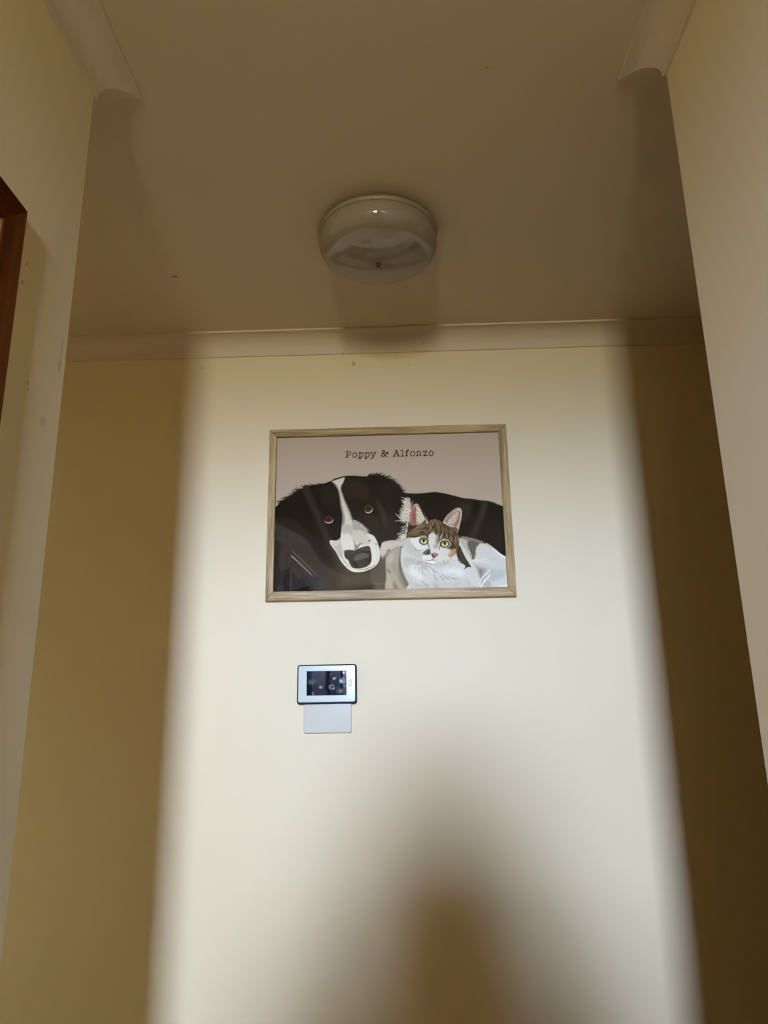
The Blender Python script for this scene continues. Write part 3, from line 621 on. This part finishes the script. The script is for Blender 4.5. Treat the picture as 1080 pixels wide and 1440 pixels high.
# ------------------------------------------------------------------ framed print
FX0, FX1, FZ0, FZ1 = -.3515, .2725, .2671+EYE, .7225+EYE
PX0, PX1, PZ0, PZ1 = -.3325, .2518, .2906+EYE, .7014+EYE
OAK = ((.16, .098, .028), (.33, .215, .068), (.52, .365, .145))
M_OAKX = wood('pale_oak_rail', *OAK, 0, .42, 1.3, 0, .15); M_OAKZ = wood('pale_oak_stile', *OAK, 2, .42, 1.3, 0, .15)
cx, cz = (FX0+FX1)/2, (FZ0+FZ1)/2
pic = tag(empty('framed_print', (cx, YF, FZ0)), 'pale oak framed print of a dog and a cat on the far wall', 'picture')
hw, hh = (FX1-FX0)/2, (FZ1-FZ0)/2
iw0, iw1, ih0, ih1 = PX0-cx, PX1-cx, PZ0-FZ0, PZ1-FZ0
FD = .019
def rail(pts, mat):
    bm = prism(pts, -FD, -.001, 'Y'); ed = [e for e in bm.edges if all(v.co.y < -FD+.0001 for v in e.verts)]
    bevel(bm, .0016, 2, ed); obj('frame_rail', bm, mat, pic)
o_ = [(-hw, 0), (hw, 0), (hw, 2*hh), (-hw, 2*hh)]; i_ = [(iw0, ih0), (iw1, ih0), (iw1, ih1), (iw0, ih1)]
for k in range(4):
    j = (k+1) % 4; rail([o_[k], o_[j], i_[j], i_[k]], M_OAKX if k % 2 == 0 else M_OAKZ)
obj('backing', box_bm(-hw+.006, hw-.006, -.0095, -.0015, .006, 2*hh-.006), plain('backing_board', (.3, .2, .1), .8), pic)
obj('glazing', box_bm(iw0-.003, iw1+.003, -.0135, -.0115, ih0-.003, ih1+.003), clear_glass('picture_glass', rough=.01), pic)

def s2l(a): a = np.clip(np.asarray(a, float)/255, 0, 1); return np.where(a <= .04045, a/12.92, ((a+.055)/1.055)**2.4)
def painted_grid(name, img, x0, x1, z0, z1, y, mat, parent):
    """flat sheet facing -Y whose grid carries one ink colour per cell corner; img row 0 is the top"""
    h, w = img.shape[:2]
    xs = np.linspace(x0, x1, w); zs = np.linspace(z1, z0, h)
    co = np.zeros((h, w, 3), np.float32); co[:, :, 0] = xs[None]; co[:, :, 1] = y; co[:, :, 2] = zs[:, None]
    idx = np.arange(h*w).reshape(h, w)
    q = np.stack([idx[:-1, :-1], idx[1:, :-1], idx[1:, 1:], idx[:-1, 1:]], -1).reshape(-1, 4)
    me = bpy.data.meshes.new(name); me.vertices.add(h*w); me.vertices.foreach_set('co', co.ravel())
    me.loops.add(q.size); me.loops.foreach_set('vertex_index', q.ravel().astype(np.int32))
    me.polygons.add(len(q)); me.polygons.foreach_set('loop_start', (np.arange(len(q))*4).astype(np.int32))
    me.update(calc_edges=True)
    a = me.color_attributes.new('ink', 'FLOAT_COLOR', 'POINT')
    a.data.foreach_set('color', np.concatenate([img, np.ones((h, w, 1))], -1).astype(np.float32).ravel())
    me.materials.append(mat)
    o = bpy.data.objects.new(name, me); COL.objects.link(o); o.parent = parent
    return o
PW, PH = 620, 436
H_ = homography(PRINT_PX, ((0, 0), (PW, 0), (PW, PH), (0, PH)))
cv = Canvas(PW, PH, H_, PW/326., PRINT_BG); paint_pets(cv)
art = s2l(cv.a)*np.array(PRINT_GAIN)
painted_grid('print', np.clip(art, 0, .92), iw0-.002, iw1+.002, ih0-.002, ih1+.002, -.0105, painted('print_ink', .5), pic)

# ------------------------------------------------------------------ touch controller and the blank plate below it
TX0, TX1, TZ0, TZ1 = -.2683, -.1248, .0172+EYE, .1099+EYE
tw, th = TX1-TX0, TZ1-TZ0; tcx, tcz = (TX0+TX1)/2, (TZ0+TZ1)/2
ctl = tag(empty('touch_controller', (tcx, YF, tcz)), 'white touch screen wall controller with dark edge under the picture', 'controller')
M_NAVY = plain('navy_plastic', (.012, .015, .022), .5, .08)
M_FACE = plain('white_glass_face', (.50, .525, .375), .13, .5, 0, 8, .02)
obj('casing', plate(tw, th, .006, -.0005, -.0185, .002), M_NAVY, ctl)
obj('face', plate(tw-.0062, th-.0072, .0045, -.016, -.0196, .0008), M_FACE, ctl, (-.0003, 0, .0008))
sw, sh = .0966, .0576; sxc, szc = (-.2451-.1485)/2-tcx, (1.4965+1.4389)/2-tcz
scr = Canvas(240, 144, np.eye(3), 1., (8, 11, 20))
R_ = random.Random(11)
for (x, y, r, col, al, bl) in ((30,60,26,(120,150,180),.35,5), (26,68,13,(150,180,205),.5,3), (26,70,6,(20,30,50),.7,2), (24,20,18,(70,100,130),.4,5), (60,62,20,(90,115,140),.3,7), (86,95,11,(205,220,230),.75,2), (90,92,5,(60,80,105),.8,2), (38,128,8,(170,185,200),.6,2.5), (40,138,4,(220,225,235),.8,1.5), (150,95,19,(150,180,205),.75,3), (152,96,9,(15,25,45),.85,2.5), (162,106,6,(200,215,230),.8,2), (165,46,9,(215,225,235),.85,2), (176,40,5,(190,200,215),.7,2), (146,22,7,(110,130,150),.6,2.5), (222,12,8,(235,240,245),.9,2), (214,60,22,(140,180,215),.7,3), (208,62,9,(215,235,250),.9,2), (226,56,8,(20,45,80),.8,3), (232,90,10,(120,150,180),.6,3), (196,118,22,(110,125,145),.6,5), (206,120,12,(175,190,205),.5,4), (185,92,7,(90,110,135),.6,3), (120,128,9,(80,95,110),.5,3), (200,36,5,(80,110,140),.6,2)):
    scr.ell((x, y), r, r*.85, col, 0, bl, al)
scr.stroke([(84,64), (120,54), (150,62), (164,84)], 2, 2, (120, 130, 135), .6, 1.5)
obj_scr = painted_grid('screen', s2l(scr.a), sxc-sw/2, sxc+sw/2, szc-sh/2, szc+sh/2, -.0199, painted('screen_glow', .0, SCREEN_EMIT), ctl)
bx, bz = -.1394-tcx, 1.4682-tcz
rg = []
for i in range(28):
    a = 2*math.pi*i/28; rg.append((math.cos(a), math.sin(a)))
obj('button', loft([[(bx+.0030*a, -.0194, bz+.0062*b) for a, b in rg], [(bx+.0030*a, -.0201, bz+.0062*b) for a, b in rg], [(bx+.0024*a, -.0203, bz+.0056*b) for a, b in rg]]), M_FACE, ctl)
obj('button_ring', loft([[(bx+k*a*.0030/.0062, y, bz+k*b) for a, b in rg] for k, y in ((.0058, -.0194), (.0059, -.0203), (.0078, -.0203), (.0079, -.0194))], False, False), M_NAVY, ctl)
M_PLATE = plain('white_switch_plastic', (.54, .49, .335), .12, .5, 0, 5, .03)
px0, px1, pz0 = -.2532, -.1381, 1.3518; pz1 = pz0+.076
wp = tag(empty('blank_wall_plate', ((px0+px1)/2, YF, (pz0+pz1)/2)), 'plain white plastic blank wall plate half hidden beneath the controller', 'wall plate')
obj('cover', plate(px1-px0, pz1-pz0, .0035, -.0005, -.0095, .002), M_PLATE, wp)
# ------------------------------------------------------------------ the photographer, who stands behind the lens and shades the wall
def skin_mesh(name, verts, edges, mat, parent, root=0, sub=2):
    """verts = (x, y, z, rx, ry)"""
    me = bpy.data.meshes.new(name); me.from_pydata([v[:3] for v in verts], edges, []); me.materials.append(mat)
    o = bpy.data.objects.new(name, me); COL.objects.link(o); o.parent = parent
    sk = o.modifiers.new('skin', 'SKIN'); sk.use_smooth_shade = True
    for d, v in zip(me.skin_vertices[0].data, verts): d.radius = (v[3], v[4] if len(v) > 4 else v[3]); d.use_root = False
    me.skin_vertices[0].data[root].use_root = True
    sb = o.modifiers.new('smooth', 'SUBSURF'); sb.levels = sb.render_levels = sub
    return o
M_SKIN = plain('skin', (.55, .36, .27), .5); M_SHIRT = plain('grey_shirt', (.30, .26, .23), .9, .2, 0, 200, .1); M_JEANS = plain('dark_jeans', (.05, .06, .09), .9, .2, 0, 200, .15)
M_HAIR = plain('brown_hair', (.07, .04, .02), .6, .4, 0, 90, .3); M_SHOE = plain('black_shoe', (.03, .03, .03), .5); M_EYE = plain('eye_white', (.7, .7, .7), .2)
PXc, PYc, HT = PERSON
man = tag(empty('person', (PXc, PYc, 0)), 'person in grey top holding a phone, casting the blurred shadow on the wall', 'person')
k = HT/1.62
def V(x, y, z, a, b=None): return (x*k, y*k, z*k, a*k, (b or a)*k)
hx, hy, hz = -PXc/k, (-.020-PYc)/k, (EYE-.058)/k           # where the phone is held, in the person's own frame
def arm(s):
    h = hx+s*.064
    return [V(s*.165, 0, 1.335, .052), V(s*.215, .03, 1.19, .044), V(s*.235, .07, 1.08, .040), V((s*.19+h)/2+s*.03, (.07+hy)/2+.01, (1.08+hz)/2-.02, .036), V(h+s*.012, hy-.045, hz-.060, .024), V(h, hy-.012, hz-.02, .018, .026)]
verts = [V(0, 0, .90, .135, .095), V(0, 0, 1.02, .115, .085), V(0, 0, 1.18, .135, .095), V(0, -.005, 1.31, .115, .08), V(0, 0, 1.385, .052), V(0, .015, 1.435, .056, .062), V(0, .022, 1.49, .070, .080), V(0, .012, 1.545, .072, .086), V(0, .005, 1.585, .048, .056)]
edges = [(i, i+1) for i in range(8)]
for s in (-1, 1):
    b0 = len(verts); verts += arm(s); edges += [(3, b0)]+[(b0+i, b0+i+1) for i in range(5)]
    b0 = len(verts); verts += [V(s*.085, 0, .82, .085), V(s*.09, .005, .62, .068), V(s*.09, .012, .47, .052), V(s*.092, -.005, .30, .050), V(s*.095, -.01, .10, .036), V(s*.097, 0, .045, .036), V(s*.10, .09, .03, .036, .024)]
    edges += [(0, b0)]+[(b0+i, b0+i+1) for i in range(6)]
# fingers: each a short chain rooted in the palm, closing on the phone's back edge
for s in (-1, 1):
    palm = max(i for i, v in enumerate(verts) if abs(v[0]-(hx+s*.064)*k) < 1e-6)
    for f, (dz, L) in enumerate(((.030, .062), (.012, .070), (-.006, .066), (-.024, .052))):
        b0 = len(verts); X = hx+s*.058; t_ = dz*-.27
        verts += [V(X+s*.003, hy+.012, hz+dz-.008, .0095), V(X-s*.002, hy+.036+t_, hz+dz, .0088), V(X-s*.018, hy+.041+t_, hz+dz+.002, .0080), V(X-s*(.018+L*.25), hy+.040+t_, hz+dz+.003, .0072)]
        edges += [(palm, b0)]+[(b0+i, b0+i+1) for i in range(3)]
    b0 = len(verts); X = hx+s*.054
    verts += [V(X, hy-.022, hz-.008, .011), V(X-s*.010, hy-.018, hz+.008, .010), V(X-s*.022, hy-.012, hz+.020, .0085)]
    edges += [(palm, b0), (b0, b0+1), (b0+1, b0+2)]
b0 = len(verts); verts += [V(0, .105, 1.478, .012)]; edges += [(6, b0)]              # nose
for s in (-1, 1):
    b0 = len(verts); verts += [V(s*.080, .005, 1.495, .012, .018)]; edges += [(6, b0)]  # ears
body = skin_mesh('body', verts, edges, M_SKIN, man)
for s in (-1, 1):
    e = lathe([(0, .011), (.008, .008), (.011, 0), (.008, -.008), (0, -.011)], 16); ey = obj('eye', e, M_EYE, man, (s*.032*k, .092*k, 1.503*k), True)
    obj('pupil', lathe([(0, .005), (.004, .0035), (.005, 0), (.004, -.0035), (0, -.005)], 12), M_HAIR, ey, (0, .0085, 0), True)
mo = loft([[(a*k, (.098+y)*k, (1.452+b)*k) for a, b in rrect(.044, .012, .005)] for y in (-.012, .004)]); obj('mouth', mo, plain('lips', (.45, .2, .18), .5), man)
sv = [V(0, 0, .88, .162, .130), V(0, 0, .93, .158, .125), V(0, 0, 1.03, .140, .112), V(0, 0, 1.18, .148, .108), V(0, -.005, 1.315, .125, .090), V(0, 0, 1.365, .060)]
se = [(0, 1), (1, 2), (2, 3), (3, 4), (4, 5)]
for s in (-1, 1):
    b0 = len(sv); sv += [V(s*.165, 0, 1.345, .068), V(s*.213, .028, 1.20, .056)]; se += [(4, b0), (b0, b0+1)]
skin_mesh('shirt', sv, se, M_SHIRT, man)
tv = [V(0, 0, .90, .145, .115), V(0, 0, .97, .135, .105), V(0, 0, 1.00, .125, .098)]; te = [(0, 1), (1, 2)]
for s in (-1, 1):
    b0 = len(tv); tv += [V(s*.085, 0, .82, .098), V(s*.09, .005, .62, .080), V(s*.09, .012, .47, .065), V(s*.092, -.005, .30, .062), V(s*.095, -.01, .10, .055)]
    te += [(0, b0)]+[(b0+i, b0+i+1) for i in range(4)]
skin_mesh('trousers', tv, te, M_JEANS, man)
for s in (-1, 1):
    skin_mesh('shoe', [V(s*.097, -.045, .042, .040), V(s*.098, .04, .040, .044, .038), V(s*.10, .14, .032, .038, .028)], [(0, 1), (1, 2)], M_SHOE, man)
hr = []
for z, yc, rx, ry in ((1.32, -.085, .165, .028), (1.37, -.078, .160, .045), (1.42, -.066, .144, .056), (1.47, -.052, .124, .064), (1.52, -.034, .110, .074), (1.56, -.018, .100, .082), (1.59, -.008, .082, .076), (1.610, -.002, .056, .054), (1.620, 0, .026, .026)):
    hr.append([(rx*k*math.cos(2*math.pi*q/32), (yc+ry*math.sin(2*math.pi*q/32))*k, z*k) for q in range(32)])
obj('hair', loft(hr), M_HAIR, man, smooth=True)
# the phone, its lens at the camera
ph = empty('smartphone'); tag(ph, 'dark smartphone held upright in both hands at the camera position', 'phone')
ph.matrix_world = Matrix.Translation((0, 0, EYE)) @ Rm.to_4x4() @ Matrix.Translation((0, -.055, .018))
def flat(w, h, r, z0, z1): return loft([[(a, b, z) for a, b in rrect(w, h, r)] for z in (z0, z1)])
M_PH = plain('phone_graphite', (.05, .05, .055), .35); M_PG = plain('phone_glass', (.01, .01, .012), .08)
obj('phone_body', flat(.072, .148, .011, -.004, .0035), M_PH, ph); obj('phone_screen', flat(.069, .145, .0095, .0035, .004), M_PG, ph)
for x, y in ((0, .055), (.0, .036), (.018, .0455)):
    l_ = lathe([(0, -.0055), (.006, -.0055), (.0072, -.005), (.0072, -.004), (0, -.004)], 24); obj('lens', l_, M_PG, ph, (x, y, 0), True)
